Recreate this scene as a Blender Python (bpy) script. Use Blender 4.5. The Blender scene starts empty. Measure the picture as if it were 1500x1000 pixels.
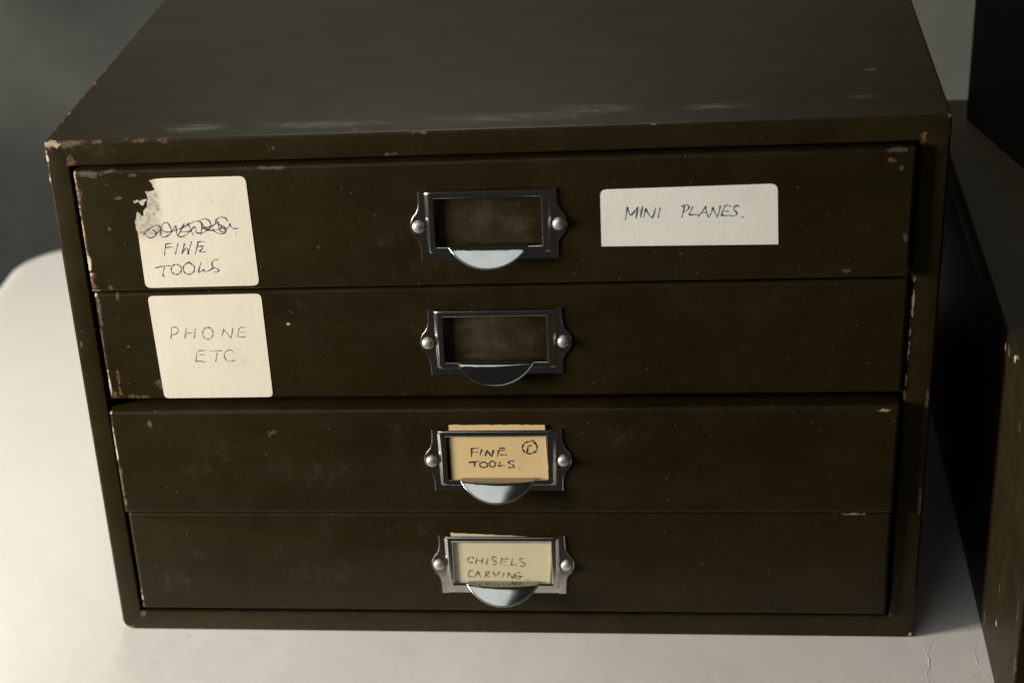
import bpy, bmesh, math, random
from mathutils import Matrix, Vector, noise

scene = bpy.context.scene
COL = scene.collection
MM = 0.001

# ------------------------------------------------------------------ camera
cam_data = bpy.data.cameras.new('camera')
cam = bpy.data.objects.new('camera', cam_data)
COL.objects.link(cam)
cam.matrix_world = Matrix((
    (0.98662505, -0.00484838, 0.16293408, 0.30380887),
    (0.14240376, 0.51204904, -0.84706963, -0.87186350),
    (-0.07932332, 0.85894254, 0.50589083, 0.56537013),
    (0, 0, 0, 1)))
cam_data.sensor_width = 36.0
cam_data.lens = 2866.45 / 1500 * 36.0
cam_data.shift_x = 220.257 / 1500
cam_data.shift_y = 320.486 / 1500
cam_data.clip_start = 0.02
cam_data.clip_end = 50
cam_data.dof.use_dof = True
cam_data.dof.focus_distance = 0.955
cam_data.dof.aperture_fstop = 9.0
scene.camera = cam

# ------------------------------------------------------------------ world and lamps
world = bpy.data.worlds.new('World')
scene.world = world
world.use_nodes = True
bg = world.node_tree.nodes['Background']
bg.inputs[0].default_value = (1.0, 0.96, 0.90, 1)
bg.inputs[1].default_value = 0.027


def area(name, loc, target, sx, sy, watts, colour):
    d = bpy.data.lights.new(name, 'AREA')
    d.shape = 'RECTANGLE'
    d.size, d.size_y = sx, sy
    d.energy = watts
    d.color = colour
    o = bpy.data.objects.new(name, d)
    COL.objects.link(o)
    o.location = loc
    o.rotation_euler = (Vector(target) - Vector(loc)).to_track_quat('-Z', 'Y').to_euler()
    return o


area('window_light', (-0.98, -0.46, 0.36), (0.2, 0.0, 0.1), 0.35, 0.38, 31.0, (1.0, 0.93, 0.805))
area('overhead_softbox', (-0.31, -0.85, 1.25), (0.2, 0.0, 0.1), 1.0, 0.80, 3.6, (0.95, 1.0, 0.955))
area('added_top_fill', (0.02, 0.70, 1.30), (0.2, 0.70, 0.0), 0.5, 0.5, 7.0, (1.0, 1.0, 0.86))  # unseen fill added to brighten the cabinet top and the wall

vs = scene.view_settings
vs.view_transform = 'Standard'
vs.look = 'None'
vs.exposure = 0.0
vs.gamma = 1.0
vs.use_curve_mapping = False

# ------------------------------------------------------------------ traced data, millimetres on each face
INK_CROSSED = [[(42.62,231.26),(44.26,231.22),(46.17,231.92),(48.55,233.35),(51.44,234.66),(53.01,234.17),(53.71,232.67),(55.87,231.2),(57.66,231.09),(61.03,231.94),(64.82,233.33),(68.67,235.27),(72.03,236.3),(73.76,235.7),(74.96,233.83),(76.88,231.93),(78.97,231.32),(81.9,231.81),(83.86,233.24)],[(44.59,229.72),(45.47,230.82),(46.17,229.31),(47.84,228.26),(49.95,229.03),(51.06,230.5),(50.18,232.01),(49.35,232.59)],[(50.41,229.77),(51.88,231.22),(53.06,231.87)],[(56.52,236.13),(54.73,234.87),(53.71,232.67),(53.13,229.7),(54.41,228.48),(56.69,229.25),(58.54,230.88),(58.5,233.3),(57.53,235.55),(56.52,236.13)],[(58.36,230.88),(60.04,232.7),(61.14,234.16),(61.18,231.75),(61.25,229.51),(62.75,228.54),(64.99,229.05),(67.77,231.03),(70.23,233.38),(70.86,232.63),(70.96,230.58),(73.05,230.05),(75.69,231.03),(78.47,233.18),(81.2,234.97),(82.0,235.68),(82.45,234.94),(82.28,231.98)],[(65.62,235.35),(64.03,232.79),(61.74,229.13)],[(67.26,235.49),(68.03,233.07),(69.33,229.14)],[(62.73,231.15),(65.24,230.98),(68.91,231.49)],[(74.09,235.51),(73.9,232.55),(72.93,229.05)],[(73.54,236.82),(76.11,237.3),(78.12,236.15),(78.38,233.93),(76.66,233.04),(73.77,232.93)],[(74.13,232.92),(76.14,231.76),(77.54,231.43)],[(87.0,235.56),(86.3,237.24),(84.25,238.02),(82.0,237.16),(81.11,235.71),(81.53,234.77),(83.57,233.8),(85.4,232.65),(85.74,230.97),(84.16,229.71),(81.66,229.85),(79.66,231.12),(79.26,232.24)],[(82.55,231.24),(83.01,232.15),(84.82,232.29),(85.21,230.99),(83.55,230.66),(82.55,231.24)],[(86.03,231.89),(87.23,232.97),(87.94,234.43),(88.32,233.13),(89.44,232.0),(91.61,232.2)],[(90.05,229.46),(90.38,229.27)],[(55.03,224.98),(54.29,222.19),(53.62,219.07)],[(54.83,224.8),(56.51,225.14),(58.59,225.28)],[(54.48,223.01),(56.26,223.27),(58.47,223.52)],[(61.23,225.22),(60.14,222.43),(59.14,219.52)],[(64.49,225.14),(63.45,222.73),(62.36,219.94),(63.67,221.6),(65.26,222.69),(65.73,219.3)],[(68.04,226.07),(66.98,223.4),(65.84,220.99),(65.47,219.23)],[(71.23,225.55),(70.09,222.21),(68.78,218.97)],[(70.7,225.64),(72.53,225.82),(74.51,225.77)],[(70.95,223.31),(72.6,223.46),(73.5,223.44),(72.8,222.15),(71.37,220.87),(72.6,220.58),(74.21,220.43)],[(48.18,212.67),(50.92,213.38),(53.52,213.7),(55.89,213.65)],[(52.9,213.15),(51.86,210.89),(51.5,208.99),(52.03,208.02)],[(59.35,214.37),(60.16,214.03),(60.77,213.4),(61.09,212.56),(61.1,211.62),(60.78,210.7),(60.18,209.91),(59.38,209.37),(58.47,209.13),(57.57,209.22),(56.8,209.64),(56.25,210.34),(56.0,211.21),(56.08,212.16),(56.47,213.06),(57.13,213.79),(57.97,214.26),(58.89,214.42),(59.76,214.24)],[(65.77,214.91),(66.68,214.53),(67.35,213.83),(67.72,212.89),(67.73,211.85),(67.38,210.82),(66.72,209.95),(65.82,209.34),(64.81,209.07),(63.81,209.18),(62.95,209.65),(62.35,210.42),(62.06,211.4),(62.15,212.45),(62.58,213.45),(63.31,214.26),(64.24,214.79),(65.26,214.97),(66.23,214.77)],[(64.72,215.62),(65.91,214.96),(66.65,213.62)],[(71.39,215.22),(70.36,212.78),(69.49,210.14),(70.6,210.31),(72.19,211.42),(72.43,210.39),(74.28,210.61),(77.38,212.25)],[(79.88,216.43),(77.86,216.21),(76.75,214.54),(77.07,212.64),(79.13,211.65),(79.74,210.69),(78.56,209.96),(77.29,209.98)]]
INK_PHONE = [[(50.94,179.43),(50.67,176.67),(49.97,173.38)],[(50.59,179.26),(52.45,179.75),(54.15,179.03),(54.3,177.65),(52.95,176.11),(50.74,175.46)],[(58.55,178.96),(57.93,176.21),(57.21,173.62)],[(63.12,179.07),(62.79,176.48),(61.91,173.38)],[(58.84,176.2),(60.84,176.51),(62.81,176.59)],[(70.04,179.22),(70.9,178.81),(71.53,178.06),(71.87,177.07),(71.87,175.94),(71.53,174.84),(70.89,173.9),(70.03,173.24),(69.07,172.94),(68.12,173.05),(67.31,173.55),(66.74,174.37),(66.48,175.42),(66.57,176.55),(66.99,177.62),(67.7,178.5),(68.59,179.08),(69.56,179.27),(70.48,179.07)],[(69.61,178.96),(70.48,179.47),(71.21,178.77)],[(77.64,178.32),(76.91,176.27),(76.02,174.21)],[(77.46,178.15),(78.86,176.24),(80.78,173.27)],[(82.25,178.94),(81.61,176.19),(80.63,173.38)],[(85.44,178.54),(84.68,176.15),(84.1,173.91)],[(85.82,179.05),(87.75,179.02),(89.52,178.99)],[(85.85,176.47),(88.12,176.51)],[(84.61,174.15),(86.52,173.81),(88.83,174.19)],[(62.47,166.07),(61.79,163.28),(61.15,160.83)],[(63.04,166.76),(65.18,166.83),(67.1,166.98)],[(63.25,164.48),(66.38,164.61)],[(61.16,160.9),(63.8,160.97),(66.34,160.31)],[(69.22,166.43),(72.34,166.56),(75.45,166.62)],[(72.81,165.57),(72.09,163.14),(71.29,160.52)],[(81.19,165.53),(80.18,166.69),(78.23,166.72),(76.58,165.17),(76.17,163.09),(77.11,161.32),(79.16,160.67),(81.53,161.44)],[(84.95,161.4),(85.69,161.28)]]
INK_PLANES = [[(276.79,238.13),(276.32,234.88),(275.84,231.62)],[(276.79,238.13),(277.42,235.79),(278.37,234.13),(280.05,235.96),(281.6,238.01),(281.14,235.23),(280.68,232.44)],[(283.79,238.18),(283.11,235.18),(282.75,232.76)],[(285.31,237.22),(284.64,234.67),(284.19,232.58)],[(285.09,237.22),(286.61,234.16),(288.13,232.35)],[(289.77,237.57),(289.02,234.56),(288.13,232.35)],[(291.86,237.51),(291.2,234.51),(290.89,232.42)],[(302.95,238.15),(302.31,235.16),(301.58,232.29)],[(301.43,237.5),(303.17,238.61),(304.69,237.88),(304.69,236.49),(302.75,235.14),(301.88,234.93)],[(306.73,237.59),(305.78,235.53),(305.14,233.55),(307.1,233.64),(309.27,233.59)],[(312.7,237.67),(310.99,235.17),(309.06,232.57)],[(312.27,237.45),(312.95,234.42),(313.97,231.98)],[(310.35,234.49),(311.87,234.54),(312.95,234.65)],[(315.73,237.13),(315.11,234.83),(314.48,233.08)],[(315.52,237.13),(316.63,234.33),(317.87,232.07)],[(319.1,237.73),(318.57,234.74),(317.95,232.67)],[(321.13,237.22),(320.3,235.16),(319.59,232.95)],[(320.91,237.45),(322.63,237.78),(324.02,237.01)],[(320.95,235.05),(323.11,234.72)],[(319.46,233.1),(321.41,232.72),(323.78,233.13)],[(327.73,236.82),(326.51,237.54),(325.24,236.65),(325.47,235.26),(326.57,234.08),(326.16,232.7),(323.79,232.52)],[(328.76,232.08),(329.72,231.68)]]
INK_TOOLS = [[(198.19,114.11),(198.25,111.65),(197.85,109.18)],[(197.97,114.11),(199.89,114.26),(201.82,114.4)],[(198.41,112.11),(201.58,112.31)],[(203.49,113.78),(202.94,112.09),(202.44,110.4)],[(206.02,113.46),(205.52,111.62),(204.89,109.83)],[(205.87,113.31),(206.89,111.61),(208.3,109.6)],[(209.3,113.44),(208.8,111.6),(208.44,109.75)],[(211.84,113.43),(211.54,111.59),(210.98,109.5)],[(212.06,114.2),(213.84,114.34),(215.47,114.24)],[(212.41,112.88),(215.02,113.26)],[(212.45,110.51),(214.23,110.59),(215.86,110.4)],[(229.39,117.53),(230.31,116.79),(230.91,115.79),(231.12,114.66),(230.91,113.51),(230.3,112.49),(229.37,111.7),(228.22,111.24),(226.98,111.16),(225.79,111.48),(224.8,112.14),(224.11,113.09),(223.8,114.2),(223.91,115.35),(224.42,116.42),(225.28,117.27),(226.39,117.82),(227.61,118.0),(228.82,117.78)],[(228.02,119.0),(229.48,118.23),(230.76,116.09)],[(226.68,115.65),(226.33,113.67),(225.99,111.67)],[(226.73,115.5),(227.5,115.74),(228.44,115.55)],[(196.33,106.34),(198.96,106.64),(202.14,106.91)],[(199.37,106.54),(199.44,105.15),(199.09,103.66)],[(204.38,106.5),(205.04,106.31),(205.55,105.95),(205.87,105.46),(205.94,104.91),(205.76,104.37),(205.36,103.91),(204.77,103.58),(204.08,103.43),(203.38,103.48),(202.75,103.72),(202.28,104.12),(202.02,104.63),(202.01,105.18),(202.25,105.71),(202.71,106.14),(203.32,106.43),(204.02,106.53),(204.71,106.43)],[(208.71,106.95),(209.21,106.75),(209.6,106.37),(209.84,105.87),(209.89,105.3),(209.74,104.74),(209.43,104.26),(208.98,103.92),(208.45,103.76),(207.92,103.81),(207.44,104.06),(207.09,104.47),(206.89,105.0),(206.89,105.57),(207.08,106.12),(207.43,106.57),(207.91,106.87),(208.44,106.97),(208.97,106.88)],[(212.42,106.8),(211.81,105.41),(211.54,104.33),(213.14,104.48),(214.51,104.48)],[(219.12,106.62),(218.46,107.24),(217.08,106.94),(216.63,106.02),(218.1,105.24),(219.02,104.31),(218.71,103.38),(217.21,103.38),(216.26,103.6)],[(221.57,102.9),(222.05,102.65)]]
INK_CHISELS = [[(195.75,48.81),(195.42,50.02),(194.25,50.01),(193.02,48.95),(192.57,47.74),(193.56,46.84),(195.52,46.76)],[(197.63,50.03),(197.27,47.91),(196.78,45.95)],[(200.61,49.74),(200.25,47.63),(199.77,45.96)],[(197.26,47.85),(200.39,47.93)],[(203.33,49.61),(202.83,47.34),(202.09,45.37)],[(207.85,49.33),(206.98,50.08),(205.67,49.77),(205.49,48.71),(206.87,47.67),(207.6,46.62),(207.04,45.62),(205.75,45.85)],[(210.72,49.65),(210.1,47.38),(209.5,45.51)],[(210.58,49.34),(212.11,48.9),(214.06,49.15)],[(210.87,47.24),(212.7,47.4)],[(210.66,45.27),(213.37,45.05)],[(216.0,49.07),(215.53,47.11),(215.15,45.36),(216.64,45.61),(218.44,45.32)],[(222.2,49.11),(221.05,49.4),(219.73,48.64),(220.08,47.59),(221.59,46.7),(222.45,45.5),(221.51,44.5),(219.84,44.79)],[(195.13,41.69),(193.83,41.84),(192.7,40.31),(192.62,38.78),(193.64,38.24),(195.08,38.25)],[(197.86,41.56),(196.86,39.73),(195.45,37.74)],[(197.86,41.41),(198.54,39.43),(199.24,37.61)],[(196.31,39.27),(198.8,39.44)],[(202.16,41.28),(201.53,39.15),(201.06,37.47)],[(201.62,40.98),(202.95,41.44),(203.56,40.69),(202.73,39.62),(201.53,39.15)],[(201.92,39.15),(203.06,38.25),(204.2,37.56)],[(205.54,41.31),(206.24,39.49),(206.71,38.34)],[(209.19,41.33),(208.08,39.81),(206.71,38.34)],[(211.24,40.59),(210.78,38.91),(210.46,37.54)],[(213.85,40.91),(213.39,39.23),(213.0,37.86)],[(213.72,40.75),(214.8,38.64),(215.65,37.18)],[(216.83,40.78),(216.23,38.65),(215.65,37.18)],[(219.69,40.95),(218.25,40.63),(217.16,39.26),(217.35,37.44),(218.63,36.84),(219.71,37.91),(219.48,38.82)],[(218.18,38.66),(219.73,38.61),(221.29,38.68)],[(222.77,36.51),(224.07,36.43)]]
TORN_EDGE = [(58.4,258.09),(53.84,257.76),(51.03,257.07),(51.95,256.13),(52.54,254.89),(52.61,253.66),(53.47,252.87),(52.61,252.13),(50.89,251.71),(48.48,251.78),(48.78,250.69),(49.21,249.45),(49.19,248.22),(49.02,246.99),(48.35,245.46),(48.46,244.06),(47.27,243.16),(46.27,242.1),(45.88,239.3),(44.71,240.11),(44.08,241.06),(43.41,241.7),(42.63,240.95),(42.19,238.46),(41.35,236.92),(41.39,234.41),(41.39,232.84),(41.97,231.57)]
TORN_SCRAP = [(42.12,247.63),(42.64,247.0),(43.46,247.44),(44.26,247.73),(44.65,247.26),(45.24,247.09),(46.38,247.67),(47.63,247.89),(48.7,247.92),(48.44,247.16),(47.62,246.71),(47.18,245.8),(46.4,244.58),(45.71,245.06),(44.87,245.55),(44.69,246.48),(43.96,246.66),(43.28,246.15),(42.34,245.99),(42.05,246.71)]
STICK_TOOLS = [(44.4,257.6),(98.1,258.1),(99.0,202.6),(41.7,202.3)]
STICK_PHONE = [(41.1,196.5),(98.4,196.8),(98.7,140.8),(42.3,140.6)]
STICK_PLANES = [(264.4,246.8),(344.6,247.5),(345.7,218.2),(264.6,219.0)]
CARD_TOOLS = [(187.5,127.4),(235.3,127.1),(236.4,96.1),(187.4,95.0)]
CARD_CHISELS = [(184.8,64.3),(236.6,61.6),(235.0,33.8),(184.4,32.1)]
RIVETS = [[(179.1,230.5),(244.9,231.6)],[(179.7,169.4),(245.0,169.6)],[(178.1,106.8),(243.9,107.3)],[(178.0,45.1),(243.5,45.1)]]
CHIPS_GLINTS_CASE = [(3.4,0.0,274.9,6.7,3.5,'b'),(11.2,0.0,275.3,8.6,3.4,'s'),(0.4,0.0,269.5,1.7,8.5,'b'),(17.0,0.0,275.5,6.0,3.1,'r'),(27.2,0.0,276.1,4.6,3.0,'r'),(39.3,0.0,276.4,4.6,1.9,'b'),(48.0,0.0,275.8,4.3,3.0,'r'),(59.3,0.0,276.1,3.6,3.0,'r'),(76.7,0.0,276.9,5.2,1.9,'s'),(12.7,0.0,265.8,3.3,5.0,'r'),(108.2,0.0,276.6,2.3,1.5,'r'),(180.7,0.0,275.9,7.0,2.2,'r'),(283.6,0.0,277.1,10.8,2.2,'b'),(407.8,0.0,265.3,2.9,4.4,'r'),(403.8,0.0,277.3,8.3,1.1,'r'),(419.4,0.0,275.8,1.6,1.5,'b'),(419.3,0.0,268.3,1.0,3.7,'s'),(407.4,0.0,16.8,2.1,5.7,'r'),(12.7,0.0,10.4,2.2,3.0,'r'),(418.0,0.0,79.8,1.4,13.5,'r'),(417.9,0.0,135.9,1.3,9.3,'r'),(408.4,0.0,187.3,0.8,15.2,'b'),(407.8,0.0,166.4,0.8,17.2,'b'),(407.4,0.0,146.8,0.8,10.8,'b'),(418.1,0.0,1.6,1.4,2.5,'b'),(-0.1,0.0,257.9,1.3,3.9,'b'),(-0.6,0.0,234.3,1.0,3.1,'b'),(2.5,0.0,170.4,1.0,2.8,'s'),(-2.0,0.0,114.3,1.1,6.5,'s'),(-1.5,0.0,110.3,2.1,3.3,'r'),(-1.6,0.0,22.5,1.1,2.5,'s'),(2.2,-0.0,1.4,5.2,1.7,'s'),(-3.0,0.0,58.9,1.1,1.3,'s'),(112.0,0.0,269.5,1.0,1.1,'s'),(166.8,0.0,265.2,4.5,1.1,'s'),(19.4,0.0,273.4,13.3,5.3,'f'),(28.4,0.0,270.7,8.6,5.3,'f'),(271.1,0.0,266.6,3.8,1.5,'f'),(320.2,0.0,273.7,9.5,1.5,'f')]  # chips, plus thin streaks painting the lit rim right of the opening
CHIPS_TOP = [(73.1,15.8,275.7,18.2,4.6,'t'),(136.3,14.7,275.7,39.2,3.4,'t'),(220.2,16.4,275.7,48.5,4.5,'t'),(261.0,24.2,275.7,22.8,4.9,'t'),(315.8,22.5,275.7,19.5,3.4,'t'),(383.7,30.3,275.7,8.2,1.9,'t'),(389.8,70.4,275.7,4.1,1.2,'s'),(150.8,5.4,275.7,1.9,1.1,'s'),(19.1,173.9,275.7,23.2,4.4,'f'),(0.7,113.5,275.7,1.8,1.7,'s'),(0.8,93.5,275.7,1.5,1.3,'b'),(0.4,71.9,275.7,1.4,1.2,'s'),(0.5,59.8,275.7,1.8,1.2,'r'),(0.5,44.7,275.7,1.4,1.2,'b'),(0.5,32.0,275.7,2.4,1.6,'s'),(0.6,19.7,275.7,2.0,1.2,'r'),(0.6,136.6,275.7,1.5,1.3,'s'),(54.2,162.6,275.7,15.2,5.2,'f'),(417.1,126.0,275.7,10.8,1.7,'f')]
CHIPS_GLINTS_1 = [(211.0,-4.0,232.4,27.4,14.8,'d'),(218.0,-4.0,223.7,19.4,5.2,'d'),(14.4,-4.0,230.2,0.8,15.5,'b'),(14.1,-4.0,259.0,1.7,8.4,'b'),(14.5,-4.0,250.4,3.0,6.9,'r'),(13.7,-4.0,243.2,1.7,6.2,'b'),(14.9,-4.0,216.0,1.7,9.3,'b'),(15.5,-4.0,206.3,2.7,9.4,'r'),(14.3,-4.0,200.9,6.8,1.2,'b'),(21.2,-4.0,260.8,9.3,2.3,'s'),(32.2,-4.0,262.2,4.6,1.5,'s'),(43.3,-4.0,259.9,4.0,1.1,'s'),(111.9,-4.0,261.6,9.7,1.1,'s'),(397.6,-4.0,261.9,6.4,1.5,'s'),(394.9,-4.0,256.9,5.7,1.5,'r'),(398.7,-4.0,253.3,1.6,1.8,'s'),(402.7,-4.0,220.1,1.6,2.6,'s'),(404.9,-4.0,204.0,1.6,1.9,'s'),(377.0,-4.0,204.2,2.9,1.1,'s'),(164.7,-4.0,205.8,3.9,6.0,'f'),(139.5,-4.0,203.8,4.6,3.0,'f'),(288.6,-4.0,214.9,1.6,1.9,'f'),(27.9,-4.0,233.4,1.3,1.5,'r'),(35.3,-4.0,248.8,2.7,1.5,'r'),(24.3,-4.0,202.5,1.7,1.9,'s'),(180.0,-4.0,212.5,8.1,9.4,'f'),(161.1,-4.0,225.0,9.8,5.2,'f')]  # chips, plus a thin left-edge streak painted as caught light
CHIPS_GLINTS_2 = [(212.2,-0.5,173.1,28.1,15.2,'d'),(213.4,-0.5,162.9,21.6,4.6,'d'),(14.0,-0.5,170.5,0.8,29.7,'s'),(14.5,-0.5,149.6,0.8,10.4,'b'),(16.4,-0.5,143.0,2.8,4.0,'r'),(27.6,-0.5,141.4,10.4,2.4,'r'),(41.1,-0.5,148.2,3.5,4.0,'r'),(19.5,-0.5,149.6,1.4,12.0,'r'),(13.9,-0.5,197.6,2.7,1.6,'b'),(25.7,-0.5,196.6,1.4,3.1,'s'),(117.4,-0.5,189.9,5.3,4.6,'f'),(110.3,-0.5,180.2,1.3,0.8,'b'),(165.4,-0.5,141.6,2.7,3.1,'f'),(27.4,-0.5,169.6,1.4,1.2,'s'),(177.5,-0.5,180.9,9.9,9.5,'f'),(213.2,-0.5,158.5,23.3,5.4,'f'),(15.4,-0.5,190.9,1.0,15.7,'s'),(338.1,-0.5,174.4,1.3,1.5,'f'),(13.2,-0.5,164.9,1.0,23.8,'f')]  # narrow left-edge streaks are a painted edge highlight, the rest wear
CHIPS_GLINTS_3 = [(13.8,-5.5,117.1,0.8,18.2,'b'),(14.2,-5.5,95.1,0.8,16.3,'s'),(12.6,-5.5,89.0,0.7,16.3,'b'),(26.5,-5.5,137.3,11.8,2.4,'r'),(13.6,-5.5,135.5,1.7,2.4,'b'),(38.1,-5.5,135.7,1.4,1.6,'b'),(33.8,-5.5,127.9,1.7,2.8,'s'),(14.1,-5.5,89.0,1.4,6.5,'r'),(14.4,-5.5,101.1,1.8,3.3,'s'),(14.7,-5.5,82.9,1.4,3.3,'s'),(64.8,-5.5,114.8,17.3,12.0,'f'),(123.9,-5.5,100.8,20.7,11.9,'f'),(161.1,-5.5,120.1,7.5,17.6,'f'),(397.6,-5.5,133.0,4.7,1.2,'b'),(347.3,-5.5,136.7,4.0,2.3,'s'),(97.7,-5.5,122.8,3.4,2.0,'s'),(55.9,-5.5,101.0,14.0,7.2,'f'),(360.8,-5.5,135.9,13.4,1.5,'f'),(269.3,-5.5,119.4,20.2,7.7,'f')]  # wear marks; the narrow left-edge streaks paint in an edge highlight
CHIPS_GLINTS_4 = [(13.7,-3.5,58.9,0.8,14.9,'b'),(13.7,-3.5,37.7,0.8,16.8,'s'),(14.4,-3.5,24.0,0.8,8.4,'b'),(13.3,-3.5,74.7,1.8,2.1,'b'),(34.0,-3.5,48.9,5.8,3.3,'f'),(49.0,-3.5,49.8,4.3,5.8,'f'),(14.9,-3.5,17.0,1.5,2.5,'r'),(195.0,-3.5,16.7,6.4,4.1,'f'),(170.4,-3.5,63.6,4.9,7.2,'f'),(35.7,-3.5,33.6,14.5,10.0,'f'),(386.2,-3.5,74.8,10.4,0.8,'b'),(15.4,-3.5,14.8,1.8,1.7,'r'),(114.3,-3.5,38.4,28.5,8.2,'f')]  # wear marks, with the bright left edge line painted as narrow streaks
CHIPS_NB = [(454.0,-38.8,140.4,0.7,5.3,'r'),(454.0,-29.6,28.8,0.7,3.6,'b'),(454.0,-29.4,48.7,1.0,3.6,'s'),(454.0,3.4,10.2,1.1,7.5,'s'),(454.0,2.7,159.2,1.7,3.1,'s'),(454.0,-14.1,165.3,1.7,3.8,'b'),(454.0,13.0,157.0,0.7,2.3,'b'),(454.0,-44.5,145.3,2.6,22.4,'f'),(454.0,-40.0,62.9,4.7,23.4,'f'),(454.0,-80.2,65.2,1.3,15.0,'r'),(454.0,-88.8,44.6,1.3,11.3,'r')]
CREASES = [([(429.2,-2.5),(425.7,-13.4),(425.3,-23.9),(423.2,-32.0),(423.3,-41.0),(420.8,-50.0)],0.45,0.15),([(439.1,-31.6),(445.1,-35.6),(450.3,-33.1),(452.6,-36.0)],0.35,0.1),([(434.1,25.7),(441.5,20.5),(448.7,14.7),(451.2,10.2)],0.4,0.2),([(450.3,-0.2),(448.5,-16.0),(449.8,-27.0),(452.2,-34.3)],0.4,0.12),([(21.1,-24.5),(30.3,-15.6),(39.9,-3.9)],0.7,0.12)]


# ------------------------------------------------------------------ helpers
def mesh_obj(name, verts, faces, mats, parent=None, mat_idx=None, smooth=35):
    me = bpy.data.meshes.new(name)
    me.from_pydata([tuple(v) for v in verts], [], faces)
    if not isinstance(mats, (list, tuple)):
        mats = [mats]
    for m in mats:
        me.materials.append(m)
    if mat_idx:
        for p, i in zip(me.polygons, mat_idx):
            p.material_index = i
    bm = bmesh.new()
    bm.from_mesh(me)
    bmesh.ops.recalc_face_normals(bm, faces=bm.faces)
    bm.to_mesh(me)
    bm.free()
    if smooth:
        me.shade_smooth()
        me.set_sharp_from_angle(angle=math.radians(smooth))
    o = bpy.data.objects.new(name, me)
    COL.objects.link(o)
    if parent:
        o.parent = parent
        top = parent
        off = Vector(parent.location)
        while top.parent:
            top = top.parent
            off += Vector(top.location)
        o.location = -off
    return o


def join(parts):
    V, F, M = [], [], []
    for part in parts:
        v, f = part[0], part[1]
        n = len(V)
        V += v
        F += [tuple(i + n for i in q) for q in f]
        M += [part[2] if len(part) > 2 else 0] * len(f)
    return V, F, M


def empty(name, loc, label, cat, group=None):
    o = bpy.data.objects.new(name, None)
    COL.objects.link(o)
    o.location = loc
    o.empty_display_size = 0.05
    tag(o, label, cat, group)
    return o


def tag(o, label, cat=None, group=None):
    o['label'] = label
    if cat:
        o['category'] = cat
    if group:
        o['group'] = group


def rrect(x0, x1, z0, z1, radii, seg=4):
    """rounded rectangle, counter clockwise from bottom left; radii bl, br, tr, tl"""
    if not isinstance(radii, (list, tuple)):
        radii = [radii] * 4
    out = []
    for (cx, cz, sx, sz, a0), r in zip(((x0, z0, 1, 1, 180), (x1, z0, -1, 1, 270), (x1, z1, -1, -1, 0), (x0, z1, 1, -1, 90)), radii):
        for i in range(seg + 1):
            a = math.radians(a0 + 90.0 * i / seg)
            out.append((cx + sx * r + r * math.cos(a), cz + sz * r + r * math.sin(a)))
    return out


def loft(loops, cap_first=True, cap_last=True):
    n = len(loops[0])
    V = [v for l in loops for v in l]
    F = []
    for k in range(len(loops) - 1):
        a, b = k * n, (k + 1) * n
        for i in range(n):
            j = (i + 1) % n
            F.append((a + i, a + j, b + j, b + i))
    if cap_first:
        F.append(tuple(range(n)))
    if cap_last:
        F.append(tuple(range((len(loops) - 1) * n, len(loops) * n)))
    return V, F


def block(x0, x1, z0, z1, yf, yb, r=1.5, corner=1.0, seg=4):
    """box with rounded front perimeter, front face at yf (towards the viewer), back at yb; millimetres in, metres out"""
    loops = []
    loops.append([(x * MM, yb * MM, z * MM) for x, z in rrect(x0, x1, z0, z1, corner)])
    for i in range(seg + 1):
        a = math.pi / 2 * i / seg
        ins = r * (1 - math.cos(a))
        yy = yf + r * (1 - math.sin(a))
        cr = [max(0.15, c - ins) for c in (corner if isinstance(corner, (list, tuple)) else [corner] * 4)]
        loops.append([(x * MM, yy * MM, z * MM) for x, z in rrect(x0 + ins, x1 - ins, z0 + ins, z1 - ins, cr)])
    return loft(loops)


def smooth_line(pts, step=6):
    if len(pts) < 3:
        return [Vector((a, b, 0)) for a, b in pts]
    P = [Vector((a, b, 0)) for a, b in pts]
    out = []
    for i in range(len(P) - 1):
        p0 = P[max(i - 1, 0)]
        p1, p2 = P[i], P[i + 1]
        p3 = P[min(i + 2, len(P) - 1)]
        for k in range(step):
            t = k / step
            out.append(0.5 * ((2 * p1) + (-p0 + p2) * t + (2 * p0 - 5 * p1 + 4 * p2 - p3) * t * t + (-p0 + 3 * p1 - 3 * p2 + p3) * t ** 3))
    out.append(P[-1])
    return out


def ink(strokes, y, width, rnd, mat):
    """pen strokes as flat ribbons lying on the paper, with uneven pressure"""
    V, F = [], []
    for s in strokes:
        L = smooth_line(s)
        n0 = len(V)
        ph = rnd.uniform(0, 9)
        for i, q in enumerate(L):
            t = (L[min(i + 1, len(L) - 1)] - L[max(i - 1, 0)])
            if t.length < 1e-6:
                t = Vector((1, 0, 0))
            t.normalize()
            nrm = Vector((-t.y, t.x, 0))
            w = width * (0.48 + 0.20 * math.sin(ph + i * 0.4) + rnd.uniform(-.08, .08))
            if i in (0, len(L) - 1):
                w *= 0.6
            for sgn in (1, -1):
                q2 = q + nrm * w * sgn
                V.append((q2.x * MM, y * MM, q2.y * MM))
        for i in range(len(L) - 1):
            a = n0 + 2 * i
            F.append((a, a + 1, a + 3, a + 2))
    return V, F, mat


def slab(poly, y_front, thick, mat=0):
    n = len(poly)
    V = [(x * MM, y_front * MM, z * MM) for x, z in poly] + [(x * MM, (y_front + thick) * MM, z * MM) for x, z in poly]
    F = [tuple(range(n)), tuple(range(2 * n - 1, n - 1, -1))]
    F += [(i, i + n, (i + 1) % n + n, (i + 1) % n) for i in range(n)]
    return V, F, mat


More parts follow.
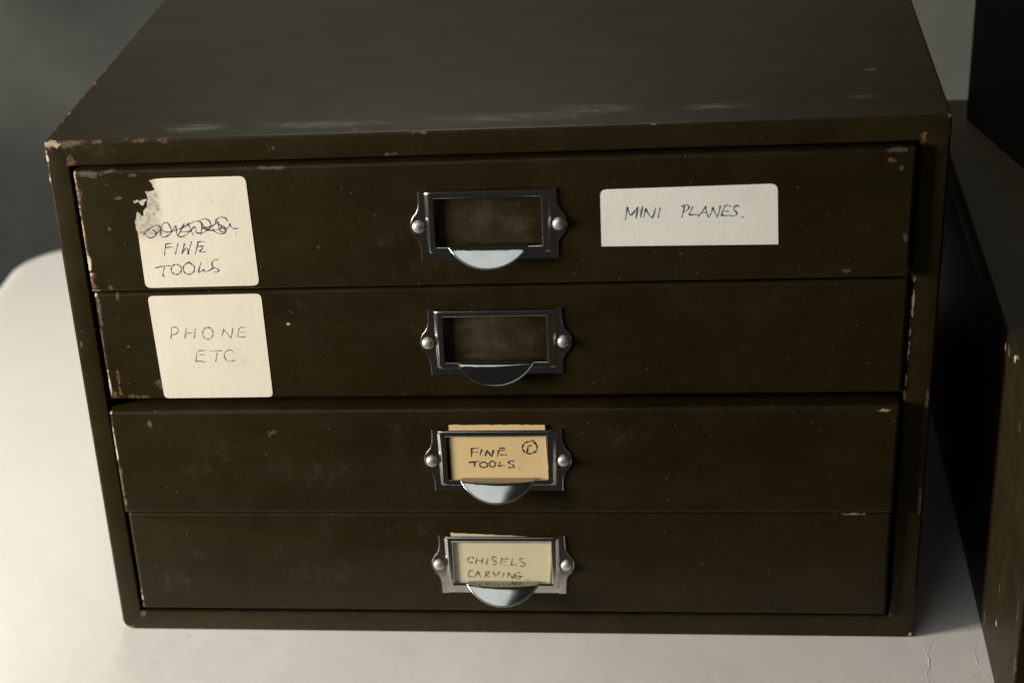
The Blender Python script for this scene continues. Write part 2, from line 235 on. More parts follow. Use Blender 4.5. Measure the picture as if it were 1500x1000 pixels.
def quad_round(c, radii, seg=5):
    """quadrilateral c (tl, tr, br, bl) with rounded corners"""
    out = []
    for i in range(4):
        p = Vector(c[i])
        a = (Vector(c[i - 1]) - p).normalized()
        b = (Vector(c[(i + 1) % 4]) - p).normalized()
        r = radii[i]
        if r <= 0:
            out.append(tuple(p))
            continue
        p1, p2 = p + a * r, p + b * r
        for k in range(seg + 1):
            t = k / seg
            q = p1 * (1 - t) ** 2 + p * 2 * t * (1 - t) + p2 * t * t
            out.append(tuple(q))
    return out


# ------------------------------------------------------------------ materials
class Nodes:
    def __init__(self, name):
        self.m = bpy.data.materials.new(name)
        self.m.use_nodes = True
        self.t = self.m.node_tree
        self.bsdf = self.t.nodes['Principled BSDF']

    def new(self, kind, **kw):
        n = self.t.nodes.new(kind)
        for k, v in kw.items():
            setattr(n, k, v)
        return n

    def link(self, a, b):
        self.t.links.new(a, b)

    def put(self, sock, val):
        if isinstance(val, bpy.types.NodeSocket):
            self.link(val, sock)
        else:
            sock.default_value = val

    def math(self, op, a, b=0.0, c=None, clamp=False):
        n = self.new('ShaderNodeMath', operation=op, use_clamp=clamp)
        self.put(n.inputs[0], a)
        self.put(n.inputs[1], b)
        if c is not None:
            self.put(n.inputs[2], c)
        return n.outputs[0]

    def step(self, v, lo, hi):
        n = self.new('ShaderNodeMapRange', interpolation_type='SMOOTHSTEP')
        self.put(n.inputs[0], v)
        n.inputs[1].default_value, n.inputs[2].default_value = lo, hi
        return n.outputs[0]

    def coord(self):
        return self.new('ShaderNodeTexCoord').outputs['Object']

    def scaled(self, v, s):
        n = self.new('ShaderNodeVectorMath', operation='MULTIPLY')
        self.put(n.inputs[0], v)
        n.inputs[1].default_value = s
        return n.outputs[0]

    def noise(self, v, scale, detail=3.0, rough=0.55):
        n = self.new('ShaderNodeTexNoise')
        self.link(v, n.inputs['Vector'])
        n.inputs['Scale'].default_value = scale
        n.inputs['Detail'].default_value = detail
        n.inputs['Roughness'].default_value = rough
        return n.outputs[0]

    def mix(self, f, a, b):
        n = self.new('ShaderNodeMix', data_type='RGBA')
        self.put(n.inputs[0], f)
        for s, v in ((n.inputs[6], a), (n.inputs[7], b)):
            if isinstance(v, bpy.types.NodeSocket):
                self.link(v, s)
            else:
                s.default_value = (*v, 1.0)
        return n.outputs[2]

    def lerp(self, f, a, b):
        n = self.new('ShaderNodeMix', data_type='FLOAT')
        self.put(n.inputs[0], f)
        self.put(n.inputs[2], a)
        self.put(n.inputs[3], b)
        return n.outputs[0]

    def bump(self, h, strength, dist):
        n = self.new('ShaderNodeBump')
        self.link(h, n.inputs['Height'])
        n.inputs['Strength'].default_value = strength
        n.inputs['Distance'].default_value = dist
        self.link(n.outputs[0], self.bsdf.inputs['Normal'])


def paint(name, chips=(), top_chips=(), base=(0.0150, 0.0103, 0.0027), side=False, wear=0.85, rough=0.345):
    """old olive-brown stove enamel: mottled, chipped at named spots, lit edge lines painted in as thin streaks, rubbed at the edges"""
    N = Nodes(name)
    P = N.coord()
    n1 = N.noise(P, 9, 4)
    n2 = N.noise(P, 70, 4)
    fine = N.noise(P, 700, 3)
    chipn = N.noise(P, 330, 5, 0.65)
    streak = N.noise(N.scaled(P, (6, 90, 90)), 1.0, 3)
    col = N.mix(N.step(n1, 0.35, 0.7), base, (base[0] * 1.28, base[1] * 1.30, base[2] * 1.35))
    col = N.mix(N.math('MULTIPLY', N.step(n2, 0.5, 0.75), 0.22), col, (0.030, 0.017, 0.009))
    mott = N.noise(N.scaled(P, (22, 40, 40)), 1.0, 5, 0.65)
    col = N.mix(N.math('MULTIPLY', N.step(mott, 0.40, 0.66), 0.35), col, (base[0] * 1.85, base[1] * 1.95, base[2] * 2.3))
    grain = N.noise(P, 520, 2)
    gm = N.new('ShaderNodeMix', data_type='RGBA', blend_type='MULTIPLY')
    gm.inputs[0].default_value = 1.0
    N.link(col, gm.inputs[6])
    N.link(N.mix(N.step(grain, 0.25, 0.75), (0.89, 0.90, 0.90), (1.11, 1.10, 1.09)), gm.inputs[7])
    col = gm.outputs[2]
    rgh = N.math('ADD', rough - 0.13 if not side else rough - 0.1, N.math('MULTIPLY', N.math('ADD', N.math('ADD', n2, streak), mott), 0.11))
    masks = {}
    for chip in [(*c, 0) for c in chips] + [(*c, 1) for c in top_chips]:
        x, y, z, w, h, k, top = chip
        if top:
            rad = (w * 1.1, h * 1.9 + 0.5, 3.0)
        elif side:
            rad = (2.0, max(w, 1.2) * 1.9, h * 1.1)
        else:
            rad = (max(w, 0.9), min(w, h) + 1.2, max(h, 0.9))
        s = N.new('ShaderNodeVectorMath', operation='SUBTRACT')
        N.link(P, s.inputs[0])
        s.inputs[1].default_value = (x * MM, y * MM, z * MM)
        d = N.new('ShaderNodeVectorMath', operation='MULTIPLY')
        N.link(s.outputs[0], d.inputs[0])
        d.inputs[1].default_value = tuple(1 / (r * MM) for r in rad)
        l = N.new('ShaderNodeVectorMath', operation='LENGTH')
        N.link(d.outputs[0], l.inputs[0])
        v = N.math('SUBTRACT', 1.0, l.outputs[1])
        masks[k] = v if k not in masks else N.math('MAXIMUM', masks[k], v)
    metal = 0.0

    def grown(k, amp, lo, hi):
        return N.step(N.math('ADD', masks[k], N.math('MULTIPLY', N.math('SUBTRACT', chipn, 0.5), amp)), lo, hi)
    # rubbed edges
    bev = N.new('ShaderNodeBevel', samples=4)
    bev.inputs[0].default_value = 0.0011
    geo = N.new('ShaderNodeNewGeometry')
    dot = N.new('ShaderNodeVectorMath', operation='DOT_PRODUCT')
    N.link(bev.outputs[0], dot.inputs[0])
    N.link(geo.outputs['Normal'], dot.inputs[1])
    edge = N.step(dot.outputs[1], 0.992, 0.90)
    edge = N.math('MULTIPLY', edge, N.step(N.math('ADD', N.math('MULTIPLY', n2, 0.6), N.math('MULTIPLY', chipn, 0.5)), 0.53, 0.66))
    col = N.mix(N.math('MULTIPLY', edge, 0.60 * wear), col, (0.095, 0.073, 0.045))
    # sparse specks of dust and tiny nicks
    speck = N.step(N.noise(P, 420, 1), 0.765, 0.80)
    col = N.mix(N.math('MULTIPLY', speck, 0.55), col, (0.10, 0.085, 0.06))
    # hairline scratches
    for sc, rot in (((900, 900, 42), 0.5), ((60, 900, 900), 1.3)):
        mp = N.new('ShaderNodeMapping')
        N.link(P, mp.inputs[0])
        mp.inputs['Rotation'].default_value = (0.2, rot, 0.1)
        sn = N.noise(N.scaled(mp.outputs[0], sc), 1.0, 1)
        sm = N.math('MULTIPLY', N.step(sn, 0.755, 0.79), N.step(n1, 0.47, 0.62))
        col = N.mix(N.math('MULTIPLY', sm, 0.30), col, (0.09, 0.08, 0.06))
    # dull hand marks everywhere, very faint
    haze = N.math('MULTIPLY', N.step(N.noise(P, 28, 5, 0.7), 0.52, 0.75), 0.16)
    col = N.mix(haze, col, (0.045, 0.039, 0.028))
    if 'f' in masks:
        f = N.math('MULTIPLY', grown('f', 1.9, 0.05, 0.85), N.math('ADD', 0.03, N.math('MULTIPLY', N.step(N.noise(P, 190, 5, 0.7), 0.45, 0.72), 0.26)))
        col = N.mix(f, col, (0.090, 0.080, 0.058))
    if 'd' in masks:
        d_ = N.math('MULTIPLY', grown('d', 0.8, 0.0, 0.5), N.math('ADD', 0.25, N.math('MULTIPLY', N.step(n2, 0.4, 0.65), 0.45)))
        col = N.mix(d_, col, (0.060, 0.050, 0.031))
        rgh = N.lerp(d_, rgh, 0.7)
    if 't' in masks:
        wv = N.new('ShaderNodeMapping')
        N.link(P, wv.inputs[0])
        wv.inputs['Scale'].default_value = (45, 210, 210)
        wob = N.new('ShaderNodeTexNoise')
        N.link(wv.outputs[0], wob.inputs['Vector'])
        wob.inputs['Scale'].default_value = 1.0
        wob.inputs['Detail'].default_value = 4
        wob.inputs['Distortion'].default_value = 1.6
        t_ = N.math('MULTIPLY', grown('t', 1.2, 0.0, 0.8), N.math('ADD', 0.18, N.math('MULTIPLY', N.step(wob.outputs[0], 0.40, 0.66), 0.6)))
        col = N.mix(t_, col, (0.125, 0.128, 0.098))
        rgh = N.lerp(t_, rgh, 0.27)
    if 's' in masks:
        s_ = grown('s', 2.5, 0.20, 0.52)
        col = N.mix(N.math('MULTIPLY', s_, 0.42), col, (0.17, 0.155, 0.115))
    if 'r' in masks:
        r_ = grown('r', 2.6, 0.30, 0.62)
        rc = N.mix(N.step(fine, 0.35, 0.65), (0.050, 0.026, 0.014), (0.165, 0.092, 0.055))
        col = N.mix(N.math('MULTIPLY', r_, 0.9), col, rc)
        rgh = N.lerp(r_, rgh, 0.75)
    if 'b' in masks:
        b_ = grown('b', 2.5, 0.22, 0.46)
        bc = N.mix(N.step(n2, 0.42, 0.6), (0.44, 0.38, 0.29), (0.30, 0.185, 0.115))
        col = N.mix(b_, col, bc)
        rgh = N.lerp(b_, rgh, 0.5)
    N.link(col, N.bsdf.inputs['Base Color'])
    N.link(rgh, N.bsdf.inputs['Roughness'])
    N.bsdf.inputs['Specular IOR Level'].default_value = 0.21
    h = N.math('ADD', N.math('MULTIPLY', N.noise(P, 260, 2), 0.6), N.math('ADD', N.math('MULTIPLY', n2, 0.8), N.math('MULTIPLY', N.noise(P, 13, 2), 7.0)))
    if 'b' in masks:
        h = N.math('SUBTRACT', h, b_)
    if 'r' in masks:
        h = N.math('SUBTRACT', h, r_)
    N.bump(h, 0.22, 0.0004)
    return N.m


def chrome(name, tarnish=0.35, rough=0.09, bright=(0.52, 0.51, 0.49)):
    N = Nodes(name)
    P = N.coord()
    n = N.noise(P, 160, 4)
    pits = N.step(N.noise(P, 900, 2), 0.68, 0.74)
    col = N.mix(N.math('MULTIPLY', N.step(n, 0.4, 0.75), tarnish), bright, (0.30, 0.25, 0.19))
    col = N.mix(N.math('MULTIPLY', pits, 0.6), col, (0.10, 0.08, 0.06))
    N.link(col, N.bsdf.inputs['Base Color'])
    N.bsdf.inputs['Metallic'].default_value = 1.0
    N.link(N.math('ADD', rough, N.math('MULTIPLY', n, 0.14)), N.bsdf.inputs['Roughness'])
    N.bump(N.noise(P, 120, 2), 0.05, 0.0004)
    return N.m


def rivet_metal():
    N = Nodes('rivet aluminium')
    P = N.coord()
    N.link(N.mix(N.step(N.noise(P, 500, 3), 0.45, 0.7), (0.66, 0.65, 0.60), (0.40, 0.37, 0.31)), N.bsdf.inputs['Base Color'])
    N.bsdf.inputs['Metallic'].default_value = 0.75
    N.bsdf.inputs['Roughness'].default_value = 0.40
    return N.m


def paper(name, base, stain, torn=None, amount=0.35):
    N = Nodes(name)
    P = N.coord()
    n = N.noise(P, 45, 5, 0.6)
    fibre = N.noise(N.scaled(P, (900, 900, 260)), 1.0, 3)
    col = N.mix(N.math('MULTIPLY', N.step(n, 0.42, 0.72), amount), base, stain)
    col = N.mix(N.math('MULTIPLY', N.step(fibre, 0.5, 0.75), 0.10), col, stain)
    spots = N.step(N.noise(P, 330, 2), 0.74, 0.78)
    col = N.mix(N.math('MULTIPLY', spots, 0.35), col, (0.33, 0.24, 0.15))
    h = fibre
    if torn:
        # upper paper layer peeled away along the tear: rough fibrous grey-brown band
        sx = N.new('ShaderNodeSeparateXYZ')
        N.link(P, sx.inputs[0])
        edge = N.math('ADD', sx.outputs[0], N.math('MULTIPLY', N.math('SUBTRACT', N.noise(P, 90, 4), 0.5), 0.016))
        low = N.math('SUBTRACT', sx.outputs[2], torn[1])
        band = N.math('MULTIPLY', N.step(edge, torn[0] + 0.0025, torn[0] - 0.0025), N.step(low, -0.004, 0.004))
        blot = N.step(N.noise(P, 420, 4, 0.7), 0.42, 0.68)
        col = N.mix(N.math('MULTIPLY', band, N.math('ADD', 0.35, N.math('MULTIPLY', blot, 0.5))), col, (0.27, 0.22, 0.16))
        h = N.math('ADD', fibre, N.math('MULTIPLY', N.math('MULTIPLY', band, blot), -1.5))
    N.link(col, N.bsdf.inputs['Base Color'])
    N.bsdf.inputs['Roughness'].default_value = 0.72
    N.bsdf.inputs['Specular IOR Level'].default_value = 0.25
    N.bump(N.math('ADD', h, N.math('ADD', N.math('MULTIPLY', n, 3.0), N.math('MULTIPLY', N.noise(N.scaled(P, (160, 160, 60)), 1.0, 4), 1.0))), 0.11, 0.0004)
    return N.m


def plain(name, col, rough=0.6):
    N = Nodes(name)
    P = N.coord()
    N.link(N.mix(N.noise(P, 600, 3), col, tuple(min(1, c * 1.7) for c in col)), N.bsdf.inputs['Base Color'])
    N.bsdf.inputs['Roughness'].default_value = rough
    N.bsdf.inputs['Specular IOR Level'].default_value = 0.2
    return N.m


def table_material():
    N = Nodes('white lining paper')
    P = N.coord()
    n = N.noise(P, 5, 5, 0.6)
    n2 = N.noise(P, 120, 4)
    col = N.mix(N.math('MULTIPLY', N.step(n, 0.35, 0.75), 0.5), (0.76, 0.735, 0.72), (0.66, 0.635, 0.615))
    col = N.mix(N.math('MULTIPLY', n2, 0.12), col, (0.55, 0.52, 0.48))
    spots = N.step(N.noise(P, 95, 2), 0.775, 0.80)
    col = N.mix(N.math('MULTIPLY', spots, 0.45), col, (0.22, 0.19, 0.16))
    N.link(col, N.bsdf.inputs['Base Color'])
    N.bsdf.inputs['Roughness'].default_value = 0.62
    N.bsdf.inputs['Specular IOR Level'].default_value = 0.3
    h = N.math('ADD', N.math('MULTIPLY', N.noise(P, 14, 3), 1.0), N.math('MULTIPLY', N.noise(P, 60, 4), 0.22))
    N.bump(h, 0.20, 0.004)
    return N.m


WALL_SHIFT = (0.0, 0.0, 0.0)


def wall_material():
    N = Nodes('grey mottled cloth with painted falloff')
    P = N.coord()
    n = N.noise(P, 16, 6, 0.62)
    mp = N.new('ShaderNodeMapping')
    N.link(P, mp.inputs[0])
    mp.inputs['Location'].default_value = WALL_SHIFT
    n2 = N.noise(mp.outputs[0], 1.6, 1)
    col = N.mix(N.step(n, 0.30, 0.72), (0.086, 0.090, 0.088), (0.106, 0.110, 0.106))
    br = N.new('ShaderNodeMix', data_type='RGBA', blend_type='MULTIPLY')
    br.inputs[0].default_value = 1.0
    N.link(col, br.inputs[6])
    N.link(N.mix(N.step(n2, 0.38, 0.62), (0.66, 0.68, 0.67), (2.3, 2.3, 2.22)), br.inputs[7])  # broad dark and light areas paint uneven light into the cloth colour
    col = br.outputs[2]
    N.link(col, N.bsdf.inputs['Base Color'])
    N.bsdf.inputs['Roughness'].default_value = 0.9
    N.bump(N.noise(P, 300, 3), 0.2, 0.001)
    return N.m


# ------------------------------------------------------------------ the setting
# wall behind the table
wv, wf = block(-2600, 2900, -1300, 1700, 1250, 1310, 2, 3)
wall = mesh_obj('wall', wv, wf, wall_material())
wall['kind'] = 'structure'

# table: slab with rounded corners and a rolled edge, its top at z = 0
TX0, TX1, TY0, TY1 = -0.2285, 1.25, -0.077, 0.577
loops = []
for ins, z in [(0.010, -0.034), (0.0, -0.024), (0.0, -0.012), (0.0012, -0.0065), (0.004, -0.0028), (0.009, -0.0006), (0.014, 0.0)]:
    loops.append([(x, y, z) for x, y in rrect(TX0 + ins, TX1 - ins, TY0 + ins, TY1 - ins, 0.058 - ins, 10)])
tv, tf = loft(loops)
MAT_TABLE = table_material()
table = mesh_obj('tabletop', tv, tf, MAT_TABLE)
table['kind'] = 'structure'


def crease(pts, width, height):
    """a raised wrinkle of the lining paper, pts on the table in millimetres"""
    L = smooth_line(pts, 5)
    V, F = [], []
    rr = random.Random(int(pts[0][0] * 10))
    for i, q in enumerate(L):
        t = (L[min(i + 1, len(L) - 1)] - L[max(i - 1, 0)]).normalized()
        nr = Vector((-t.y, t.x, 0))
        k = math.sin(math.pi * (i + 0.3) / (len(L) - 0.4)) ** 0.5
        w = width * k * rr.uniform(0.6, 1.25)
        hh = height * k * rr.uniform(0.5, 1.3)
        wob = nr * rr.uniform(-0.5, 0.5)
        for a, z in ((-1, -0.05), (0.15, hh), (1, -0.05)):
            p = q + nr * w * a + wob
            V.append((p.x * MM, p.y * MM, z * MM))
    for i in range(len(L) - 1):
        for k in range(2):
            a = 3 * i + k
            F.append((a, a + 1, a + 4, a + 3))
    return V, F


for pts, w, h in CREASES:
    v, f = crease(pts, w, h)
    mesh_obj('paper_crease', v, f, MAT_TABLE, table)

# ------------------------------------------------------------------ the cabinet with four drawers
W, H, D = 420.0, 275.74, 430.0
cab = empty('drawer_cabinet', (W / 2 * MM, D / 2 * MM, 0),
            'olive brown steel cabinet with four shallow drawers on the white table', 'cabinet')

# case: folded sheet shell with a 12 mm front frame round the drawer opening
oc = [5.0, 3.0, 1.6, 1.6]
loops = [[(x * MM, (D - 2) * MM, z * MM) for x, z in rrect(2, W - 2, 2, H - 2, [c + .5 for c in oc])],
         [(x * MM, D * MM - .004, z * MM) for x, z in rrect(0, W, 0.15, H, oc)]]
R1 = 1.5
for i in range(5):
    a = math.pi / 2 * i / 4
    ins = R1 * (1 - math.cos(a))
    loops.append([(x * MM, R1 * (1 - math.sin(a)) * MM, z * MM)
                  for x, z in rrect(ins, W - ins, ins + .15 * (1 - i / 4), H - ins, [max(.3, c - ins) for c in oc])])
OX0, OX1, OZ0, OZ1 = 11.6, 407.2, 12.2, 263.8
R2 = 0.9
for i in range(5):
    a = math.pi / 2 * i / 4
    ins = R2 * (1 - math.sin(a))
    loops.append([(x * MM, R2 * (1 - math.cos(a)) * MM, z * MM)
                  for x, z in rrect(OX0 - ins, OX1 + ins, OZ0 - ins, OZ1 + ins, 0.8 + ins)])
loops.append([(x * MM, 14 * MM, z * MM) for x, z in rrect(OX0, OX1, OZ0, OZ1, 0.8)])
loops.append([(x * MM, 14.5 * MM, z * MM) for x, z in rrect(2, W - 2, 2, H - 2, 0.8)])
loops.append([(x * MM, (D - 5) * MM, z * MM) for x, z in rrect(2, W - 2, 2, H - 2, 0.8)])
cv, cf = loft(loops)
# the pressed frame is not quite flat: the left strip turns outwards, the right one turns in
cv = [(x, y + (0.0009 if (x < 0.004 and y < 0.003) else 0.0010 if (0.405 < x < 0.412 and y < 0.003) else 0), z) for x, y, z in cv]
mesh_obj('case', cv, cf, paint('case paint', CHIPS_GLINTS_CASE, CHIPS_TOP), cab)

MAT_CHROME = chrome('nickel plate', 0.5, 0.10, (0.58, 0.56, 0.53))
MAT_PULL = chrome('pull plate', 0.15, 0.05, (0.36, 0.37, 0.36))
MAT_RIVET = rivet_metal()
MAT_CREAM = paper('cream label paper', (0.80, 0.755, 0.645), (0.71, 0.635, 0.48))
MAT_TORN = paper('torn label paper', (0.80, 0.755, 0.645), (0.71, 0.635, 0.48), torn=(0.0535, 0.229))
MAT_WHITE = paper('white label paper', (0.85, 0.84, 0.79), (0.76, 0.74, 0.68), amount=0.6)
MAT_BUFF = paper('buff card', (0.74, 0.545, 0.285), (0.62, 0.43, 0.21))
MAT_CARD = paper('cream card', (0.66, 0.585, 0.405), (0.55, 0.46, 0.29))
INK_BLUE = plain('blue black ballpoint', (0.080, 0.085, 0.102))
INK_GREY = plain('faded blue ink', (0.20, 0.185, 0.205))
INK_DARK = plain('black felt pen', (0.040, 0.040, 0.032))
INK_SOFT = plain('soft pencil', (0.165, 0.135, 0.085))


def holder_mesh(cx, cz, y):
    """stamped label holder: lugged flange left, right and below, raised window frame open at the top; y = drawer face (mm)"""
    parts = []
    # flange halves with the swelling lug round the rivet
    prof = [(28.6, 17.4), (32.4, 17.4), (32.5, 12.0), (32.9, 9.0), (34.0, 6.6), (35.6, 4.7), (36.6, 2.6), (37.0, 0.0),
            (36.6, -2.6), (35.6, -4.7), (34.0, -6.6), (32.9, -9.0), (32.5, -12.0), (32.4, -17.2), (28.6, -17.2)]
    for s in (-1, 1):
        pl = [(cx + s * a, cz + b) for a, b in prof]
        n = len(pl)
        ring = lambda ins, yy: [((x + s * (-ins if 1 <= i <= n - 2 else 0)) * MM, yy * MM, z * MM * 1.0) for i, (x, z) in enumerate(pl)]
        parts.append(loft([ring(0, y - 0.05), ring(0, y - 0.55), ring(0.42, y - 0.95)]))
    bot = [(cx - 28.6, cz - 17.2), (cx + 28.6, cz - 17.2), (cx + 28.6, cz - 13.0), (cx - 28.6, cz - 13.0)]
    ring = lambda ins, yy: [(x * MM, yy * MM, (z + (ins if i < 2 else 0)) * MM) for i, (x, z) in enumerate(bot)]
    parts.append(loft([ring(0, y - 0.05), ring(0, y - 0.55), ring(0.42, y - 0.95)]))
    # raised frame
    def rloop(x0, x1, z0, z1, r, h, htop=None):
        out = []
        for x, z in rrect(cx + x0, cx + x1, cz + z0, cz + z1, r, 4):
            hh = h if (htop is None or z < cz + 12) else htop
            out.append((x * MM, (y - hh) * MM, z * MM))
        return out
    parts.append(loft([
        rloop(-29.3, 29.3, -14.3, 17.5, 1.4, 0.6, 1.9),
        rloop(-28.9, 28.9, -13.9, 17.45, 1.4, 1.3, 2.1),
        rloop(-28.1, 28.1, -13.1, 17.3, 1.3, 2.35, 2.5),
        rloop(-27.7, 27.7, -12.7, 17.0, 1.2, 2.75, 2.8),
        rloop(-27.1, 27.1, -12.1, 16.5, 1.0, 2.9),
        rloop(-26.2, 26.2, -11.2, 15.4, 0.7, 2.85),
        rloop(-25.6, 25.6, -10.5, 14.6, 0.5, 2.75),
        rloop(-25.2, 25.2, -10.1, 14.2, 0.5, 2.45),
        rloop(-25.2, 25.2, -10.1, 14.2, 0.5, 1.75),
        rloop(-27.6, 27.6, -12.6, 16.6, 0.5, 1.85)], False, False))
    return join(parts)


def pull_mesh(cx, cz, y, tilt, bulge, curve):
    """half-moon finger tongue: short ledge out of the window sill, then bent down"""
    HWID, nu = 18.4, 28
    sag = 10.6
    Rr = (HWID ** 2 + sag ** 2) / (2 * sag)
    prof = []
    rows = 12
    V, F = [], []
    for iu in range(nu + 1):
        u = -1 + 2 * iu / nu
        u = math.copysign(abs(u) ** 0.85, u)
        x = u * HWID
        L = math.sqrt(max(Rr * Rr - x * x, 0)) - (Rr - sag)
        L = max(L, 0.02)
        tot = 2.6 + L
        s, yy, zz = 0.0, y - 2.0, cz - 9.2
        steps = rows * 3
        ds = tot / steps
        for k in range(steps + 1):
            if k % 3 == 0:
                V.append(((cx + x) * MM, (yy - bulge * (1 - u * u) * min(1.0, s / 3.0)) * MM, zz * MM))
            if s < 2.0:
                a = 6
            elif s < 3.4:
                a = 6 + (tilt - 6) * (s - 2.0) / 1.4
            else:
                a = tilt + curve * (s - 3.4) / 9
            a = math.radians(a)
            yy -= ds * math.cos(a)
            zz -= ds * math.sin(a)
            s += ds
    m = rows + 1
    n0 = len(V)
    V += [(x, y_ + 0.00042, z - 0.00042) for x, y_, z in V]
    for iu in range(nu):
        for k in range(rows):
            q = iu * m + k
            F.append((q, q + 1, q + m + 1, q + m))
            F.append((n0 + q + m, n0 + q + m + 1, n0 + q + 1, n0 + q))
    # rolled rim along the free edge
    path = [Vector(V[iu * m + rows]) + Vector((0, 0.0002, -0.0002)) for iu in range(nu + 1)]
    loops = []
    for i, p in enumerate(path):
        t = (path[min(i + 1, nu)] - path[max(i - 1, 0)]).normalized()
        side = t.cross(Vector((0, -0.7, 0.7))).normalized()
        up = side.cross(t)
        loops.append([tuple(p + (side * math.cos(w) + up * math.sin(w)) * 0.00052) for w in [j * math.pi / 5 for j in range(10)]])
    rv, rf = loft(loops)
    V, F, _ = join([(V, F), (rv, rf)])
    return V, F


def rivet_mesh(cx, cz, y):
    loops = []
    for r, h in ((3.1, 0.9), (3.15, 1.2), (3.0, 1.75), (2.6, 2.35), (2.0, 2.85), (1.2, 3.15), (0.45, 3.28)):
        loops.append([((cx + r * math.cos(t * math.pi / 10)) * MM, (y - h) * MM, (cz + r * math.sin(t * math.pi / 10)) * MM) for t in range(20)])
    return loft(loops)


DRAWERS = [  # x0, x1, z0, z1, protrusion, pull tilt, bulge, curve
    (13.9, 405.6, 200.4, 262.6, 4.0, 50, 0.25, 2),
    (13.6, 406.2, 139.6, 198.4, 0.5, 66, 0.6, 6),
    (13.3, 405.4, 76.0, 135.4, 5.5, 46, 2.2, 5),
    (14.1, 404.9, 15.8, 75.2, 3.5, 43, 2.3, 6)]
CHIPS_GLINTS = [CHIPS_GLINTS_1, CHIPS_GLINTS_2, CHIPS_GLINTS_3, CHIPS_GLINTS_4]
NAMES = ['top drawer with a torn square label and a white strip label',
         'second drawer with a square cream label',
         'third drawer with a buff card in its holder',
         'bottom drawer with a cream card in its holder']
rnd = random.Random(4)
drawer_objs = []
for k, (x0, x1, z0, z1, e, tilt, bulge, curve) in enumerate(DRAWERS):
    front = block(x0, x1, z0, z1, -e, 12.0, 2.1, [0.9, 0.9, 1.6, 1.6], 5)
    body = block(x0 + 6, x1 - 6, z0 + 3, z1 - 6, 11.9, 395, 0.5, 1.0, 1)
    v, f, _ = join([front, body])
    dr = mesh_obj('drawer', v, f, paint('drawer paint', CHIPS_GLINTS[k]), cab)
    tag(dr, NAMES[k])
    drawer_objs.append(dr)
    (ax, az), (bx_, bz) = RIVETS[k]
    cx, cz = (ax + bx_) / 2, (az + bz) / 2
    v, f, _ = holder_mesh(cx, cz, -e)
    mesh_obj('label_holder', v, f, MAT_CHROME, dr, smooth=28)
    v, f = pull_mesh(cx, cz, -e, tilt, bulge, curve)
    po = mesh_obj('finger_pull', v, f, MAT_PULL, dr, smooth=60)
    for sgn in (-1, 1):
        v, f = rivet_mesh(cx + sgn * 33.0, cz, -e)
        mesh_obj('rivet', v, f, MAT_RIVET, dr, smooth=50)

# stickers glued on the drawer fronts (writing lies on the paper)
y1, y2, y3, y4 = [-d[4] for d in DRAWERS]
tl, tr, br, bl = STICK_TOOLS
outline = [p for p in quad_round([tl, tr, br, bl], [0, 3.2, 3.2, 3.2])][1:]
poly = outline + list(reversed(TORN_EDGE))
v, f, m = join([slab(poly, y1 - 0.22, 0.2), slab(TORN_SCRAP, y1 - 0.18, 0.15), ink(INK_CROSSED, y1 - 0.26, 0.55, rnd, 1)])
o = mesh_obj('sticker', v, f, [MAT_TORN, INK_BLUE], drawer_objs[0], m, smooth=0)
tag(o, 'torn cream square sticker reading FINE TOOLS below a crossed-out word')
v, f, m = join([slab(quad_round(STICK_PHONE, [2.6] * 4), y2 - 0.22, 0.2), ink(INK_PHONE, y2 - 0.26, 0.55, rnd, 1)])
o = mesh_obj('sticker', v, f, [MAT_CREAM, INK_GREY], drawer_objs[1], m, smooth=0)
tag(o, 'cream square sticker reading PHONE ETC.')
v, f, m = join([slab(quad_round(STICK_PLANES, [3.2, 3.2, 0, 0]), y1 - 0.22, 0.2), ink(INK_PLANES, y1 - 0.26, 0.62, rnd, 1)])
o = mesh_obj('sticker', v, f, [MAT_WHITE, INK_BLUE], drawer_objs[0], m, smooth=0)
tag(o, 'white strip sticker reading MINI PLANES.')

# loose cards slipped into the lower two label holders
def card(name, corners, y, mats, strokes, width, label):
    jag = []
    for i in range(4):
        a, b = Vector(corners[i]), Vector(corners[(i + 1) % 4])
        n = 22 if i == 0 else 6
        for t in range(n):
            q = a.lerp(b, t / n)
            jag.append((q.x + rnd.uniform(-.08, .08), q.y + (rnd.uniform(-.18, .18) if i == 0 else 0)))
    cxm = sum(c[0] for c in corners) / 4
    v, f, m = join([slab(jag, y - 1.3, 0.3), ink(strokes, y - 1.345, width, rnd, 1)])
    v = [(a - cxm * MM, b - y * MM, c - corners[3][1] * MM) for a, b, c in v]
    o = mesh_obj(name, v, f, mats, None, m, smooth=0)
    o.location = (cxm * MM, y * MM, corners[3][1] * MM)
    tag(o, label, 'card')
    return o


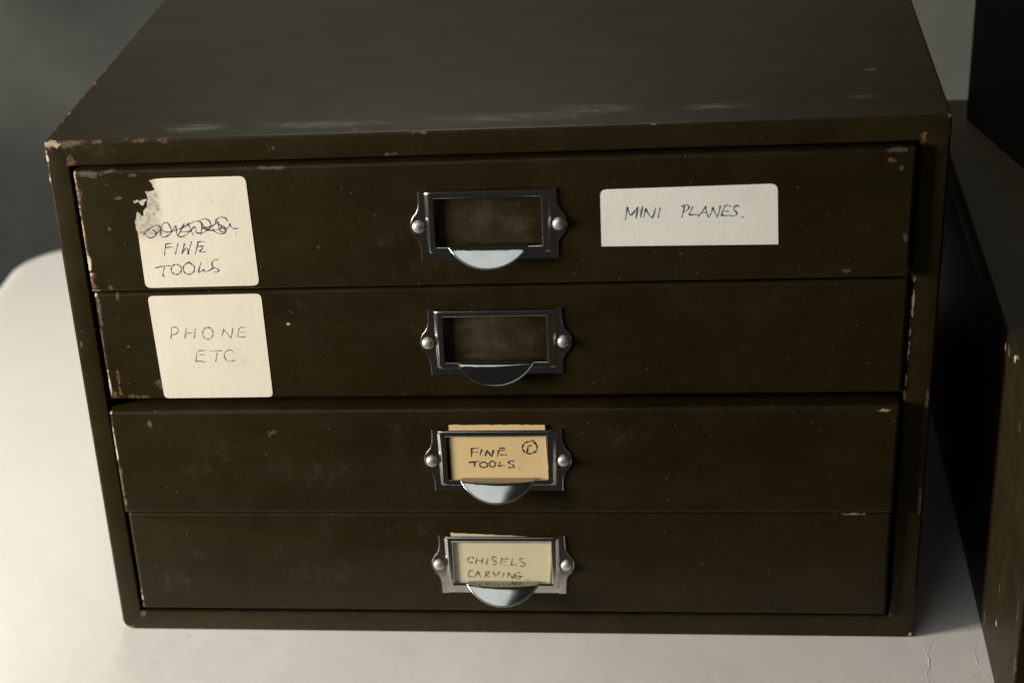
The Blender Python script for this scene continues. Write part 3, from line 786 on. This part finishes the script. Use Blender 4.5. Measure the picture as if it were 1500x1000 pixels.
card('index_card', CARD_TOOLS, y3, [MAT_BUFF, INK_DARK], INK_TOOLS, 0.72,
     'buff card reading FINE TOOLS with a circled mark, in a drawer label holder')
card('index_card', CARD_CHISELS, y4, [MAT_CARD, INK_SOFT], INK_CHISELS, 0.66,
     'cream card reading CHISELS CARVING in the lowest drawer label holder')

# ------------------------------------------------------------------ the low cabinet beside it and the box on top of that
NX0, NX1, NY0, NY1, NZ = 454.0, 880.0, -90.0, 360.0, 165.3
low = empty('low_cabinet', ((NX0 + NX1) / 2 * MM, (NY0 + NY1) / 2 * MM, 0),
            'low dark scratched steel cabinet standing close beside the four-drawer cabinet', 'cabinet')
MAT_LOW = paint('low cabinet paint', CHIPS_NB, base=(0.0135, 0.0092, 0.0024), side=True, rough=0.42)
lv, lf = block(NX0 + 0.7, NX1 - 0.7, 0.2, 150.0, NY0 + 5, NY1, 1.2, 1.0)
mesh_obj('case', lv, lf, MAT_LOW, low)
lv, lf = block(NX0, NX1, 150.1, NZ, NY0 + 3.5, NY1 + 1, 1.2, [0.4, 0.4, 2.4, 2.4])
mesh_obj('lid', lv, lf, MAT_LOW, low)
lv, lf = block(NX0 + 0.2, NX1 - 0.2, 0.3, 149.9, NY0, NY0 + 4.9, 1.3, 1.6)
mesh_obj('front_panel', lv, lf, MAT_LOW, low)

ang = math.atan2(21.0, 92.0)
upb = empty('steel_box', (0.471, 0.324, NZ * MM),
            'tall near-black steel box set askew on top of the low cabinet', 'box')
upb.rotation_euler = (0, 0, ang)
MAT_BOX = paint('box paint', base=(0.010, 0.0085, 0.006), wear=0.5, rough=0.5)


def local_part(name, geo, parent, mat):
    o = mesh_obj(name, geo[0], geo[1], mat)
    o.parent = parent
    return o


local_part('body', block(0, 300, 0.2, 190, -300, 0, 1.5, [1.5, 1.5, 0.6, 0.6]), upb, MAT_BOX)
local_part('lid', block(-1.2, 301.2, 190.3, 240, -301.5, 1.2, 1.8, [0.4, 0.4, 3, 3]), upb, MAT_BOX)
